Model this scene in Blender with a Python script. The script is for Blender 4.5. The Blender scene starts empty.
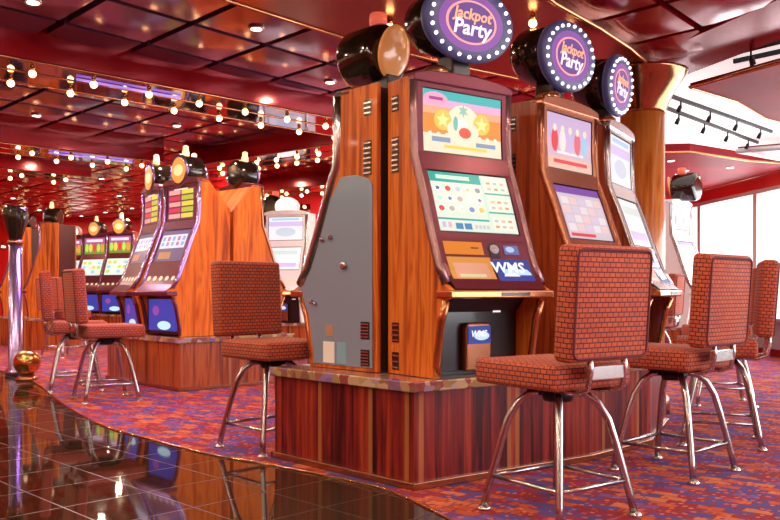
import bpy, math, random
from mathutils import Vector, Matrix
random.seed(7)
PI = math.pi
sc = bpy.context.scene
col = sc.collection
R = math.radians

# ------------------------------------------------------------------ materials
MATS = {}

def base_mat(name):
    m = bpy.data.materials.new(name)
    m.use_nodes = True
    nt = m.node_tree
    b = nt.nodes['Principled BSDF']
    return m, nt, b

def mat(name, color, rough=0.5, metal=0.0, coat=0.0, emit=None, es=0.0, spec=0.5, alpha=1.0, trans=0.0):
    if name in MATS:
        return MATS[name]
    m, nt, b = base_mat(name)
    b.inputs['Base Color'].default_value = (*color, 1)
    b.inputs['Roughness'].default_value = rough
    b.inputs['Metallic'].default_value = metal
    b.inputs['Coat Weight'].default_value = coat
    b.inputs['Coat Roughness'].default_value = 0.08
    b.inputs['Specular IOR Level'].default_value = spec
    b.inputs['Transmission Weight'].default_value = trans
    if emit is not None:
        b.inputs['Emission Color'].default_value = (*emit, 1)
        b.inputs['Emission Strength'].default_value = es
    if rough < 0.9 and metal > 0.3:
        # a little uneven polish
        n = nt.nodes.new('ShaderNodeTexNoise'); n.inputs['Scale'].default_value = 30
        r = nt.nodes.new('ShaderNodeMapRange')
        r.inputs['To Min'].default_value = max(0.02, rough - 0.02); r.inputs['To Max'].default_value = rough + 0.03
        nt.links.new(n.outputs['Fac'], r.inputs['Value']); nt.links.new(r.outputs['Result'], b.inputs['Roughness'])
    MATS[name] = m
    return m

def glow(color, es=1.0):
    """lit picture ink: one colour on a backlit screen"""
    key = 'screen_ink_%02x%02x%02x_%d' % (int(color[0]*255), int(color[1]*255), int(color[2]*255), int(es*100))
    return mat(key, tuple(c*0.25 for c in color), 0.3, 0, 0, color, es, 0.3)

def node(nt, t, **kw):
    n = nt.nodes.new(t)
    for k, v in kw.items():
        if k in n.inputs.keys():
            n.inputs[k].default_value = v
        else:
            setattr(n, k, v)
    return n

def ramp(nt, stops, interp='LINEAR'):
    r = nt.nodes.new('ShaderNodeValToRGB')
    cr = r.color_ramp
    cr.interpolation = interp
    while len(cr.elements) < len(stops):
        cr.elements.new(0.5)
    for e, (p, c) in zip(cr.elements, stops):
        e.position = p; e.color = (*c, 1)
    return r

def wood_mat(name, tones, plank=0.0, rough=0.28, coat=0.4, grain=28.0, streak=None):
    """veneer or planks, grain along V of the metric UVs"""
    m, nt, b = base_mat(name)
    L = nt.links
    uv = node(nt, 'ShaderNodeUVMap')
    sep = node(nt, 'ShaderNodeSeparateXYZ'); L.new(uv.outputs['UV'], sep.inputs[0])
    cmb = node(nt, 'ShaderNodeCombineXYZ')
    mu = node(nt, 'ShaderNodeMath', operation='MULTIPLY'); mu.inputs[1].default_value = grain
    mv = node(nt, 'ShaderNodeMath', operation='MULTIPLY'); mv.inputs[1].default_value = 1.6
    L.new(sep.outputs[0], mu.inputs[0]); L.new(sep.outputs[1], mv.inputs[0])
    L.new(mu.outputs[0], cmb.inputs[0]); L.new(mv.outputs[0], cmb.inputs[1])
    geo = node(nt, 'ShaderNodeObjectInfo'); L.new(geo.outputs['Random'], cmb.inputs[2])
    nz = node(nt, 'ShaderNodeTexNoise'); nz.inputs['Scale'].default_value = 1.0
    nz.inputs['Detail'].default_value = 6; nz.inputs['Distortion'].default_value = 0.6
    L.new(cmb.outputs[0], nz.inputs['Vector'])
    n2 = len(tones)
    r = ramp(nt, [(0.28 + 0.44 * i / (n2 - 1), t) for i, t in enumerate(tones)])
    fac = nz.outputs['Fac']
    if plank > 0:
        dv = node(nt, 'ShaderNodeMath', operation='DIVIDE'); dv.inputs[1].default_value = plank
        L.new(sep.outputs[0], dv.inputs[0])
        fl = node(nt, 'ShaderNodeMath', operation='FLOOR'); L.new(dv.outputs[0], fl.inputs[0])
        wn = node(nt, 'ShaderNodeTexWhiteNoise', noise_dimensions='1D'); L.new(fl.outputs[0], wn.inputs['W'])
        pw = node(nt, 'ShaderNodeMath', operation='POWER'); pw.inputs[1].default_value = 1.0
        L.new(wn.outputs['Value'], pw.inputs[0])
        mx = node(nt, 'ShaderNodeMapRange'); L.new(pw.outputs[0], mx.inputs['Value'])
        mx.inputs['To Min'].default_value = -0.16; mx.inputs['To Max'].default_value = 0.13
        ad = node(nt, 'ShaderNodeMath', operation='ADD'); L.new(fac, ad.inputs[0]); L.new(mx.outputs[0], ad.inputs[1])
        fac = ad.outputs[0]
    L.new(fac, r.inputs['Fac'])
    out = r.outputs['Color']
    if streak is not None:
        # a few pale sapwood strips
        d2 = node(nt, 'ShaderNodeMath', operation='DIVIDE'); d2.inputs[1].default_value = 0.028
        L.new(sep.outputs[0], d2.inputs[0])
        f2 = node(nt, 'ShaderNodeMath', operation='FLOOR'); L.new(d2.outputs[0], f2.inputs[0])
        w2 = node(nt, 'ShaderNodeTexWhiteNoise', noise_dimensions='1D'); L.new(f2.outputs[0], w2.inputs['W'])
        gt = node(nt, 'ShaderNodeMath', operation='GREATER_THAN'); gt.inputs[1].default_value = 0.90
        L.new(w2.outputs['Value'], gt.inputs[0])
        ml = node(nt, 'ShaderNodeMath', operation='MULTIPLY'); ml.inputs[1].default_value = 0.75
        L.new(gt.outputs[0], ml.inputs[0])
        mm = node(nt, 'ShaderNodeMixRGB'); L.new(ml.outputs[0], mm.inputs['Fac'])
        L.new(out, mm.inputs['Color1']); mm.inputs['Color2'].default_value = (*streak, 1)
        out = mm.outputs['Color']
    L.new(out, b.inputs['Base Color'])
    b.inputs['Roughness'].default_value = rough
    b.inputs['Coat Weight'].default_value = coat
    b.inputs['Coat Roughness'].default_value = 0.06
    MATS[name] = m
    return m

M_veneer = wood_mat('orange_veneer', [(0.22, 0.030, 0.005), (0.52, 0.10, 0.011), (0.76, 0.205, 0.024), (0.40, 0.062, 0.007)], grain=22, coat=0.06, rough=0.42)
M_veneer.node_tree.nodes['Principled BSDF'].inputs['Specular IOR Level'].default_value = 0.3
M_veneer_golden = wood_mat('golden_orange_veneer', [(0.34, 0.050, 0.004), (0.66, 0.125, 0.008), (0.84, 0.215, 0.014), (0.50, 0.080, 0.005)], grain=16, coat=0.0, rough=0.5)
M_veneer_golden.node_tree.nodes['Principled BSDF'].inputs['Specular IOR Level'].default_value = 0.2
M_redwood = wood_mat('red_veneer', [(0.09, 0.014, 0.007), (0.24, 0.042, 0.016), (0.36, 0.085, 0.025), (0.16, 0.026, 0.01)], grain=26)
M_planks = wood_mat('dark_red_planks', [(0.035, 0.003, 0.005), (0.13, 0.010, 0.010), (0.24, 0.020, 0.013), (0.36, 0.05, 0.016)], plank=0.045, coat=0.2, streak=(0.42, 0.16, 0.05))
M_planks2 = wood_mat('brown_planks', [(0.15, 0.018, 0.006), (0.34, 0.06, 0.012), (0.50, 0.12, 0.02), (0.24, 0.03, 0.008)], plank=0.11, streak=(0.45, 0.19, 0.06))
M_colwood = wood_mat('column_veneer', [(0.30, 0.06, 0.010), (0.55, 0.15, 0.022), (0.66, 0.24, 0.045), (0.42, 0.09, 0.014)], grain=14)

def fabric_mat():
    m, nt, b = base_mat('checked_fabric')
    L = nt.links
    uv = node(nt, 'ShaderNodeUVMap')
    br = node(nt, 'ShaderNodeTexBrick')
    br.offset = 0.5; br.squash = 1.0
    br.inputs['Scale'].default_value = 1.0
    br.inputs['Brick Width'].default_value = 0.032
    br.inputs['Row Height'].default_value = 0.0195
    br.inputs['Mortar Size'].default_value = 0.0026
    br.inputs['Mortar Smooth'].default_value = 0.3
    br.inputs['Color1'].default_value = (0.57, 0.115, 0.040, 1)
    br.inputs['Color2'].default_value = (0.46, 0.085, 0.042, 1)
    br.inputs['Mortar'].default_value = (0.095, 0.016, 0.030, 1)
    L.new(uv.outputs['UV'], br.inputs['Vector'])
    L.new(br.outputs['Color'], b.inputs['Base Color'])
    b.inputs['Roughness'].default_value = 0.85
    b.inputs['Sheen Weight'].default_value = 0.1
    b.inputs['Sheen Tint'].default_value = (1, 0.6, 0.4, 1)
    bp = node(nt, 'ShaderNodeBump'); bp.inputs['Strength'].default_value = 0.35; bp.inputs['Distance'].default_value = 0.004
    nz = node(nt, 'ShaderNodeTexNoise'); nz.inputs['Scale'].default_value = 500
    L.new(uv.outputs['UV'], nz.inputs['Vector'])
    L.new(br.outputs['Fac'], bp.inputs['Height']); bp.invert = True
    L.new(bp.outputs['Normal'], b.inputs['Normal'])
    MATS['fabric'] = m
    return m
M_fabric = fabric_mat()

def carpet_mat():
    m, nt, b = base_mat('patterned_carpet')
    L = nt.links
    tc = node(nt, 'ShaderNodeTexCoord')
    mp = node(nt, 'ShaderNodeMapping'); mp.inputs['Rotation'].default_value = (0, 0, R(38)); mp.inputs['Scale'].default_value = (1, 1, 1)
    L.new(tc.outputs['Object'], mp.inputs['Vector'])
    nz = node(nt, 'ShaderNodeTexNoise'); nz.inputs['Scale'].default_value = 9; nz.inputs['Detail'].default_value = 2
    L.new(mp.outputs[0], nz.inputs['Vector'])
    md = node(nt, 'ShaderNodeMixRGB', blend_type='ADD'); md.inputs['Fac'].default_value = 0.045
    L.new(mp.outputs[0], md.inputs['Color1']); L.new(nz.outputs['Color'], md.inputs['Color2'])
    # staggered blocks of orange, red and violet
    br = node(nt, 'ShaderNodeTexBrick'); br.offset = 0.5
    for k, v in (('Scale', 1.0), ('Brick Width', 0.12), ('Row Height', 0.065), ('Mortar Size', 0.004), ('Bias', 0.0)):
        br.inputs[k].default_value = v
    br.inputs['Color1'].default_value = (0, 0, 0, 1); br.inputs['Color2'].default_value = (1, 1, 1, 1); br.inputs['Mortar'].default_value = (0.5, 0.5, 0.5, 1)
    L.new(md.outputs[0], br.inputs['Vector'])
    r = ramp(nt, [(0.0, (0.085, 0.065, 0.22)), (0.26, (0.16, 0.085, 0.25)), (0.40, (0.26, 0.030, 0.045)), (0.60, (0.46, 0.085, 0.035)), (0.80, (0.52, 0.15, 0.06)), (0.94, (0.28, 0.025, 0.07))], 'CONSTANT')
    L.new(br.outputs['Color'], r.inputs['Fac'])
    # small motif inside each block
    vo = node(nt, 'ShaderNodeTexVoronoi'); vo.inputs['Scale'].default_value = 30
    L.new(md.outputs[0], vo.inputs['Vector'])
    gt = node(nt, 'ShaderNodeMath', operation='LESS_THAN'); gt.inputs[1].default_value = 0.36
    L.new(vo.outputs['Distance'], gt.inputs[0])
    r2 = ramp(nt, [(0.0, (0.66, 0.12, 0.03)), (0.35, (0.26, 0.015, 0.03)), (0.65, (0.11, 0.05, 0.28)), (0.85, (0.70, 0.20, 0.07))], 'CONSTANT')
    sp = node(nt, 'ShaderNodeSeparateColor'); L.new(vo.outputs['Color'], sp.inputs[0])
    L.new(sp.outputs[0], r2.inputs['Fac'])
    ml = node(nt, 'ShaderNodeMath', operation='MULTIPLY'); ml.inputs[1].default_value = 0.8; L.new(gt.outputs[0], ml.inputs[0])
    mx = node(nt, 'ShaderNodeMixRGB'); L.new(ml.outputs[0], mx.inputs['Fac'])
    L.new(r.outputs['Color'], mx.inputs['Color1']); L.new(r2.outputs['Color'], mx.inputs['Color2'])
    L.new(mx.outputs[0], b.inputs['Base Color'])
    b.inputs['Roughness'].default_value = 0.95
    b.inputs['Sheen Weight'].default_value = 0.0
    b.inputs['Specular IOR Level'].default_value = 0.15
    return m
M_carpet = carpet_mat()

def granite_mat():
    m, nt, b = base_mat('polished_black_granite')
    L = nt.links
    tc = node(nt, 'ShaderNodeTexCoord')
    nz = node(nt, 'ShaderNodeTexNoise'); nz.inputs['Scale'].default_value = 90; nz.inputs['Detail'].default_value = 5
    L.new(tc.outputs['Object'], nz.inputs['Vector'])
    r = ramp(nt, [(0.35, (0.006, 0.004, 0.003)), (0.55, (0.026, 0.013, 0.006)), (0.72, (0.15, 0.075, 0.022))])
    L.new(nz.outputs['Fac'], r.inputs['Fac'])
    mp = node(nt, 'ShaderNodeMapping'); mp.inputs['Rotation'].default_value = (0, 0, R(45))
    L.new(tc.outputs['Object'], mp.inputs['Vector'])
    br = node(nt, 'ShaderNodeTexBrick'); br.offset = 0.0
    for k, v in (('Scale', 1.0), ('Brick Width', 0.40), ('Row Height', 0.40), ('Mortar Size', 0.004)):
        br.inputs[k].default_value = v
    L.new(mp.outputs[0], br.inputs['Vector'])
    mx = node(nt, 'ShaderNodeMixRGB'); L.new(br.outputs['Fac'], mx.inputs['Fac'])
    L.new(r.outputs['Color'], mx.inputs['Color1']); mx.inputs['Color2'].default_value = (0.035, 0.022, 0.014, 1)
    L.new(mx.outputs[0], b.inputs['Base Color'])
    b.inputs['Roughness'].default_value = 0.045
    b.inputs['IOR'].default_value = 1.52
    rr = node(nt, 'ShaderNodeMapRange'); rr.inputs['To Min'].default_value = 0.04; rr.inputs['To Max'].default_value = 0.4
    L.new(br.outputs['Fac'], rr.inputs['Value']); L.new(rr.outputs[0], b.inputs['Roughness'])
    return m
M_granite = granite_mat()

def stone_mat():
    m, nt, b = base_mat('mottled_stone_top')
    L = nt.links
    tc = node(nt, 'ShaderNodeTexCoord')
    vo = node(nt, 'ShaderNodeTexVoronoi'); vo.inputs['Scale'].default_value = 16
    nz = node(nt, 'ShaderNodeTexNoise'); nz.inputs['Scale'].default_value = 20; nz.inputs['Detail'].default_value = 4
    L.new(tc.outputs['Object'], nz.inputs['Vector'])
    ad = node(nt, 'ShaderNodeMixRGB', blend_type='ADD'); ad.inputs['Fac'].default_value = 0.06
    L.new(tc.outputs['Object'], ad.inputs['Color1']); L.new(nz.outputs['Color'], ad.inputs['Color2'])
    L.new(ad.outputs[0], vo.inputs['Vector'])
    sp = node(nt, 'ShaderNodeSeparateColor'); L.new(vo.outputs['Color'], sp.inputs[0])
    r = ramp(nt, [(0.0, (0.26, 0.15, 0.06)), (0.25, (0.48, 0.33, 0.14)), (0.45, (0.24, 0.10, 0.07)), (0.6, (0.24, 0.15, 0.40)), (0.75, (0.60, 0.46, 0.26)), (0.9, (0.30, 0.07, 0.06))])
    L.new(sp.outputs[0], r.inputs['Fac']); L.new(r.outputs['Color'], b.inputs['Base Color'])
    b.inputs['Roughness'].default_value = 0.16
    b.inputs['Coat Weight'].default_value = 0.5
    return m
M_stone = stone_mat()

def ceiling_mat(name, c1, c2, rough=0.22, metal=0.55):
    m, nt, b = base_mat(name)
    L = nt.links
    tc = node(nt, 'ShaderNodeTexCoord')
    nz = node(nt, 'ShaderNodeTexNoise'); nz.inputs['Scale'].default_value = 1.3; nz.inputs['Detail'].default_value = 3
    L.new(tc.outputs['Object'], nz.inputs['Vector'])
    r = ramp(nt, [(0.35, c1), (0.65, c2)])
    L.new(nz.outputs['Fac'], r.inputs['Fac']); L.new(r.outputs['Color'], b.inputs['Base Color'])
    b.inputs['Roughness'].default_value = rough
    b.inputs['Metallic'].default_value = metal
    return m
M_mauve = ceiling_mat('mauve_mirror_panel', (0.32, 0.115, 0.17), (0.25, 0.11, 0.22), 0.17, 0.6)
M_redpanel = ceiling_mat('red_lacquer_panel', (0.36, 0.006, 0.012), (0.22, 0.004, 0.010), 0.16, 0.3)
M_redwall = ceiling_mat('red_wall_paint', (0.72, 0.016, 0.016), (0.58, 0.010, 0.013), 0.4, 0.0)
M_redsatin = ceiling_mat('red_satin_panel', (0.36, 0.005, 0.014), (0.22, 0.003, 0.010), 0.55, 0.0)
M_redsatin.node_tree.nodes['Principled BSDF'].inputs['Specular IOR Level'].default_value = 0.15
M_bronze_soffit = ceiling_mat('bronze_soffit', (0.34, 0.12, 0.05), (0.26, 0.08, 0.04), 0.24, 0.85)
M_white_ceiling = mat('white_ceiling_added_glow', (0.9, 0.9, 0.88), 0.6, 0, 0, (1.0, 0.98, 0.95), 0.75)  # white paint, emission stands in for the window light falling on it
M_mirror = mat('tinted_mirror', (0.42, 0.30, 0.46), 0.06, 1.0)
M_gap = mat('dark_ceiling_gap', (0.02, 0.008, 0.012), 0.6)
M_chrome = mat('chrome', (0.52, 0.51, 0.51), 0.22, 1.0)
M_steel = mat('brushed_steel', (0.62, 0.57, 0.55), 0.26, 1.0)
M_bronze = mat('bronze_trim', (0.42, 0.17, 0.09), 0.25, 0.9)
M_rosegrey = mat('rose_grey_trim', (0.30, 0.17, 0.18), 0.25, 0.8)
M_capital = mat('bronze_capital', (0.46, 0.20, 0.09), 0.16, 1.0)
M_copper = mat('copper_trim', (0.62, 0.24, 0.10), 0.22, 0.9)
M_rose = mat('rose_metal_bezel', (0.15, 0.022, 0.038), 0.3, 0.45)
M_violet = mat('violet_chrome', (0.40, 0.30, 0.52), 0.2, 0.9)
M_gold = mat('polished_brass', (0.72, 0.42, 0.14), 0.14, 1.0)
M_black = mat('black_plastic', (0.012, 0.010, 0.012), 0.28, 0, 0.3)
M_dark = mat('dark_cabinet', (0.035, 0.022, 0.028), 0.4)
M_sheen = mat('painted_blue_sheen', (0.27, 0.39, 0.53), 0.25, 0.25, 0.4)  # colour of a cool reflection on the wooden machine side
M_white = mat('white_plastic', (0.8, 0.8, 0.8), 0.4)
M_sticker = mat('white_sticker', (0.85, 0.84, 0.80), 0.6)
M_bsticker = mat('blue_sticker', (0.22, 0.42, 0.55), 0.5)
M_drum = mat('black_lacquer_drum', (0.018, 0.013, 0.008), 0.14, 0.2, 0.6)
M_amber = mat('amber_dome', (0.78, 0.33, 0.14), 0.2, 0.0, 0.5, (0.95, 0.35, 0.10), 0.30)
M_candle = mat('red_candle_lens', (0.75, 0.10, 0.06), 0.25, 0, 0, (1, 0.18, 0.10), 0.5)
M_candle_lit = mat('lit_candle_lens', (0.9, 0.7, 0.5), 0.25, 0, 0, (1.0, 0.62, 0.28), 1.3)
M_bulb = mat('warm_bulb_glass', (1, 0.8, 0.5), 0.3, 0, 0, (1.0, 0.58, 0.22), 12.0)
M_marq = mat('marquee_bulb_glass', (0.9, 0.9, 0.95), 0.2, 0, 0, (0.95, 0.95, 1.0), 1.6)
M_lens = mat('downlight_lens', (1, 0.9, 0.8), 0.3, 0, 0, (1.0, 0.86, 0.72), 9.0)
M_whitelamp = mat('white_lamp_glass', (1, 1, 1), 0.3, 0, 0, (1, 0.97, 0.92), 1.2)
M_blackmetal = mat('black_metal', (0.02, 0.02, 0.022), 0.4, 0.5)
M_mullion = mat('grey_white_frame', (0.55, 0.50, 0.50), 0.45)
M_ledge = mat('grey_ledge', (0.22, 0.20, 0.22), 0.4)
M_ringblue = mat('blue_face_ring', (0.05, 0.05, 0.14), 0.5, 0.0, 0, (0.10, 0.10, 0.30), 0.12)
M_neon = mat('violet_light_edge', (0.5, 0.4, 0.9), 0.3, 0, 0, (0.40, 0.25, 1.0), 0.7)

def glass_mat():
    m = bpy.data.materials.new('window_glass'); m.use_nodes = True
    nt = m.node_tree; nt.nodes.clear()
    o = nt.nodes.new('ShaderNodeOutputMaterial')
    t = nt.nodes.new('ShaderNodeBsdfTransparent'); g = nt.nodes.new('ShaderNodeBsdfGlossy'); g.inputs['Roughness'].default_value = 0.02
    mx = nt.nodes.new('ShaderNodeMixShader'); mx.inputs[0].default_value = 0.08
    nt.links.new(t.outputs[0], mx.inputs[1]); nt.links.new(g.outputs[0], mx.inputs[2]); nt.links.new(mx.outputs[0], o.inputs[0])
    return m
M_glass = glass_mat()

# ------------------------------------------------------------------ mesh builder
class MB:
    def __init__(self, mx=None):
        self.v = []; self.f = []; self.m = []; self.s = []; self.mx = mx
    def add(self, verts, faces, mi=0, smooth=False, mx=None):
        o = len(self.v)
        for p in verts:
            p = Vector(p)
            if mx is not None: p = mx @ p
            if self.mx is not None: p = self.mx @ p
            self.v.append(p)
        for f in faces:
            self.f.append([o + i for i in f]); self.m.append(mi); self.s.append(smooth)
    def box(self, x0, x1, y0, y1, z0, z1, mi=0, mx=None):
        v = [(x0,y0,z0),(x1,y0,z0),(x1,y1,z0),(x0,y1,z0),(x0,y0,z1),(x1,y0,z1),(x1,y1,z1),(x0,y1,z1)]
        self.add(v, [(3,2,1,0),(4,5,6,7),(0,1,5,4),(1,2,6,5),(2,3,7,6),(3,0,4,7)], mi, False, mx)
    def prism(self, poly, a, b, axis='z', mi=0, mx=None, smooth=False):
        """extrude a 2D polygon: axis z -> (x,y); axis x -> (y,z); axis y -> (x,z)"""
        n = len(poly)
        def p3(p, h):
            return {'z': (p[0], p[1], h), 'x': (h, p[0], p[1]), 'y': (p[0], h, p[1])}[axis]
        v = [p3(p, a) for p in poly] + [p3(p, b) for p in poly]
        area = sum(poly[i][0]*poly[(i+1)%n][1] - poly[(i+1)%n][0]*poly[i][1] for i in range(n))
        flip = (area < 0) != (axis == 'y') 
        if b < a: flip = not flip
        fs = [tuple(range(n-1,-1,-1)), tuple(range(n, 2*n))] + [(i, (i+1)%n, n+(i+1)%n, n+i) for i in range(n)]
        if flip: fs = [tuple(reversed(f)) for f in fs]
        self.add(v, fs[:2], mi, False, mx)
        o = len(self.v) - 2*n
        for f in fs[2:]:
            self.f.append([o+i for i in f]); self.m.append(mi); self.s.append(smooth)
    def tube(self, pts, r, n=10, mi=0, closed=False, mx=None):
        pts = [Vector(p) for p in pts]
        rr = r if isinstance(r, (list, tuple)) else [r]*len(pts)
        rings = []; prev = None
        for i, p in enumerate(pts):
            if closed: t = pts[(i+1)%len(pts)] - pts[i-1]
            else: t = pts[min(i+1, len(pts)-1)] - pts[max(i-1, 0)]
            t.normalize()
            up = prev if prev is not None else (Vector((0,0,1)) if abs(t.z) < 0.9 else Vector((1,0,0)))
            a = (up - t*up.dot(t)).normalized(); prev = a
            b = t.cross(a)
            rings.append([p + (a*math.cos(2*PI*k/n) + b*math.sin(2*PI*k/n))*rr[i] for k in range(n)])
        v = [q for rg in rings for q in rg]; fs = []
        m = len(rings)
        for i in range(m if closed else m-1):
            for k in range(n):
                a0 = i*n+k; a1 = i*n+(k+1)%n; b0 = ((i+1)%m)*n+k; b1 = ((i+1)%m)*n+(k+1)%n
                fs.append((a0, a1, b1, b0))
        self.add(v, fs, mi, True, mx)
        if not closed:
            o = len(self.v) - m*n
            self.f.append([o+k for k in range(n-1,-1,-1)]); self.m.append(mi); self.s.append(False)
            self.f.append([o+(m-1)*n+k for k in range(n)]); self.m.append(mi); self.s.append(False)
    def lathe(self, prof, n=24, mi=0, mx=None, sx=1.0, sy=1.0, cap=True):
        """prof [(r,z)] about z"""
        v = []; fs = []
        for r, z in prof:
            for k in range(n):
                a = 2*PI*k/n
                v.append((r*math.cos(a)*sx, r*math.sin(a)*sy, z))
        for i in range(len(prof)-1):
            for k in range(n):
                fs.append((i*n+k, i*n+(k+1)%n, (i+1)*n+(k+1)%n, (i+1)*n+k))
        self.add(v, fs, mi, True, mx)
        if cap:
            o = len(self.v) - len(prof)*n
            if prof[0][0] > 1e-4:
                self.f.append([o+k for k in range(n-1,-1,-1)]); self.m.append(mi); self.s.append(False)
            if prof[-1][0] > 1e-4:
                q = o+(len(prof)-1)*n
                self.f.append([q+k for k in range(n)]); self.m.append(mi); self.s.append(False)
    def build(self, name, mats, parent=None, bevel=0.0, seg=2, weld=False):
        me = bpy.data.meshes.new(name)
        me.from_pydata([tuple(p) for p in self.v], [], self.f)
        if not isinstance(mats, (list, tuple)): mats = [mats]
        for m in mats: me.materials.append(m)
        for i, p in enumerate(me.polygons):
            p.material_index = self.m[i]; p.use_smooth = self.s[i]
        uvl = me.uv_layers.new(name='UVMap')
        for p in me.polygons:
            n = p.normal; ax = max(range(3), key=lambda k: abs(n[k]))
            # horizontal coordinate measured along the wall for slanted vertical faces
            for li in p.loop_indices:
                c = me.vertices[me.loops[li].vertex_index].co
                if abs(n.z) > 0.8: uvl.data[li].uv = (c.x, c.y)
                else:
                    h = Vector((-n.y, n.x, 0))
                    if h.length < 1e-5: h = Vector((1,0,0))
                    h.normalize()
                    uvl.data[li].uv = (c.x*h.x + c.y*h.y, c.z)
        me.update()
        o = bpy.data.objects.new(name, me); col.objects.link(o)
        if parent is not None: o.parent = parent
        if bevel > 0:
            b = o.modifiers.new('bevel', 'BEVEL'); b.width = bevel; b.segments = seg; b.limit_method = 'ANGLE'; b.angle_limit = R(35)
            b.harden_normals = False
            if seg > 2:
                for p in me.polygons: p.use_smooth = True
        return o

def tag(o, label=None, cat=None, group=None, kind=None):
    if label: o['label'] = label
    if cat: o['category'] = cat
    if group: o['group'] = group
    if kind: o['kind'] = kind
    return o
def thing(name, label, cat, loc=(0,0,0), rz=0.0, group=None):
    o = bpy.data.objects.new(name, None); col.objects.link(o)
    o.empty_display_size = 0.1
    o.location = loc; o.rotation_euler = (0, 0, rz)
    return tag(o, label, cat, group)
def structure(o): 
    o['kind'] = 'structure'; return o
def kids(o): return [c for c in col.objects if c.parent == o]
def copy_tree(o, parent=None):
    c = o.copy(); col.objects.link(c)
    if parent is not None: c.parent = parent
    for ch in kids(o): copy_tree(ch, c)
    return c
def sphere_prof(r, n=8, z0=0.0):
    return [(max(1e-5, r*math.sin(PI*i/n)), z0 - r*math.cos(PI*i/n)) for i in range(n+1)]

def text_mesh(s, size, mx, mats, name, parent, extrude=0.0015, shear=0.0, sx=1.0):
    cu = bpy.data.curves.new(name, 'FONT'); cu.body = s; cu.size = size
    cu.align_x = 'CENTER'; cu.align_y = 'CENTER'; cu.extrude = extrude; cu.shear = shear; cu.resolution_u = 2
    cu.offset = size*0.02
    t = bpy.data.objects.new(name + '_tmp', cu); col.objects.link(t)
    bpy.context.view_layer.update()
    dg = bpy.context.evaluated_depsgraph_get()
    me = bpy.data.meshes.new_from_object(t.evaluated_get(dg))
    bpy.data.objects.remove(t); bpy.data.curves.remove(cu)
    me.transform(mx @ Matrix.Diagonal((sx, 1, 1, 1)))
    me.name = name
    me.materials.clear(); me.materials.append(mats)
    o = bpy.data.objects.new(name, me); col.objects.link(o); o.parent = parent
    return o

# ------------------------------------------------------------------ setting
CZ = 2.66
H_SLAB = 0.513
# granite floor under everything
WX = lambda y: 5.2 + (15 - y) * 0.1
g = MB(); g.prism([(-10, -4), (WX(-4)+0.1, -4), (WX(21)+0.1, 21), (-10, 21)], -0.06, 0.0)
structure(g.build('floor_tile', M_granite))
# carpet with a curved edge
edge = [(-9.9, 15.0), (-6.2, 11.6), (-4.3, 9.6), (-3.45, 8.35), (-2.77, 7.13), (-2.02, 5.92), (-1.5, 5.33), (-1.02, 4.84), (-0.60, 4.52), (-0.15, 4.13), (0.02, 3.93), (0.245, 3.47), (0.42, 3.0), (0.55, 2.3), (0.6, -3.9)]
def smooth_line(p, n=6):
    out = []
    for i in range(len(p)-1):
        p0 = Vector(p[max(i-1,0)]); p1 = Vector(p[i]); p2 = Vector(p[i+1]); p3 = Vector(p[min(i+2,len(p)-1)])
        for k in range(n):
            t = k/n
            out.append(0.5*((2*p1)+(-p0+p2)*t+(2*p0-5*p1+4*p2-p3)*t*t+(-p0+3*p1-3*p2+p3)*t**3))
    out.append(Vector(p[-1])); return [tuple(q) for q in out]
ce = smooth_line(edge)
c = MB(); c.prism(ce + [(WX(-3.9)-0.01, -3.9), (WX(15)-0.01, 15.0), (WX(20.9)-0.01, 20.9), (-9.9, 20.9)], 0.0005, 0.006)
structure(c.build('floor', M_carpet))
# brass strip between stone and carpet
t = MB(); t.tube([(x, y, 0.004) for x, y in ce], 0.006, 6)
structure(t.build('trim_1', M_gold))

# walls
def wallbox(name, x0, x1, y0, y1, z0, z1, m):
    b = MB(); b.box(x0, x1, y0, y1, z0, z1); return structure(b.build(name, m))
wallbox('wall_left', -10.2, -10, -4, 21.2, 0, 2.8, M_redwall)
wallbox('wall_rear', -10, 7.1, -4.2, -4, 0, 2.8, M_redwall)
wallbox('wall_back', -3.3, 5.2, 15, 15.15, 0, 2.8, M_redwall)
wallbox('wall_far', -10, -3.3, 20.9, 21.1, 0, 2.8, M_redwall)
wallbox('wall_return', -3.45, -3.3, 15, 20.9, 0, 2.8, M_redwall)

# wall with the windows (runs along the ship's side)
WX = lambda y: 5.2 + (15 - y) * 0.1
wdir = Vector((-0.1, 1.0, 0)).normalized()
def side_frame():   # local x along wall from far end towards the camera
    a = math.atan2(-1.0, 0.1)
    return Matrix.Translation((5.2, 15.0, 0)) @ Matrix.Rotation(a, 4, 'Z')
SF = side_frame()
LW = 19.1
WE_END = 18.6
wm = MB(SF)
wm.box(0, LW, 0, 0.12, 0, 0.5)
wm.box(0, LW, 0, 0.12, 2.42, 2.8)
for f in (0.0,):
    wm.box(0, 0.05, 0, 0.12, 0.5, 2.42); wm.box(WE_END, LW, 0, 0.12, 0.5, 2.42)
structure(wm.build('wall_right', M_redwall))
lg = MB(SF); lg.box(0, LW, -0.28, 0.0, 0.50, 0.55); lg.box(0, LW, -0.22, 0.0, 0.12, 0.50)
structure(lg.build('trim_2', M_ledge))
WE = [0.05, 0.6] + [0.6 + 1.8*k for k in range(1, 11)]
nwin = len(WE) - 1
for i in range(nwin):
    x0 = WE[i]; ww = WE[i+1] - x0
    w = MB(SF)
    w.box(x0, x0+0.05, -0.03, 0.15, 0.5, 2.42); w.box(x0+ww-0.05, x0+ww, -0.03, 0.15, 0.5, 2.42)
    w.box(x0+0.05, x0+ww-0.05, -0.03, 0.15, 2.36, 2.42); w.box(x0+0.05, x0+ww-0.05, -0.03, 0.15, 0.5, 0.56)
    o = structure(w.build('window_%d' % (i+1), M_mullion))
    p = MB(SF); p.box(x0+0.05, x0+ww-0.05, 0.05, 0.062, 0.56, 2.36)
    p.build('pane', M_glass, o)

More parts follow.
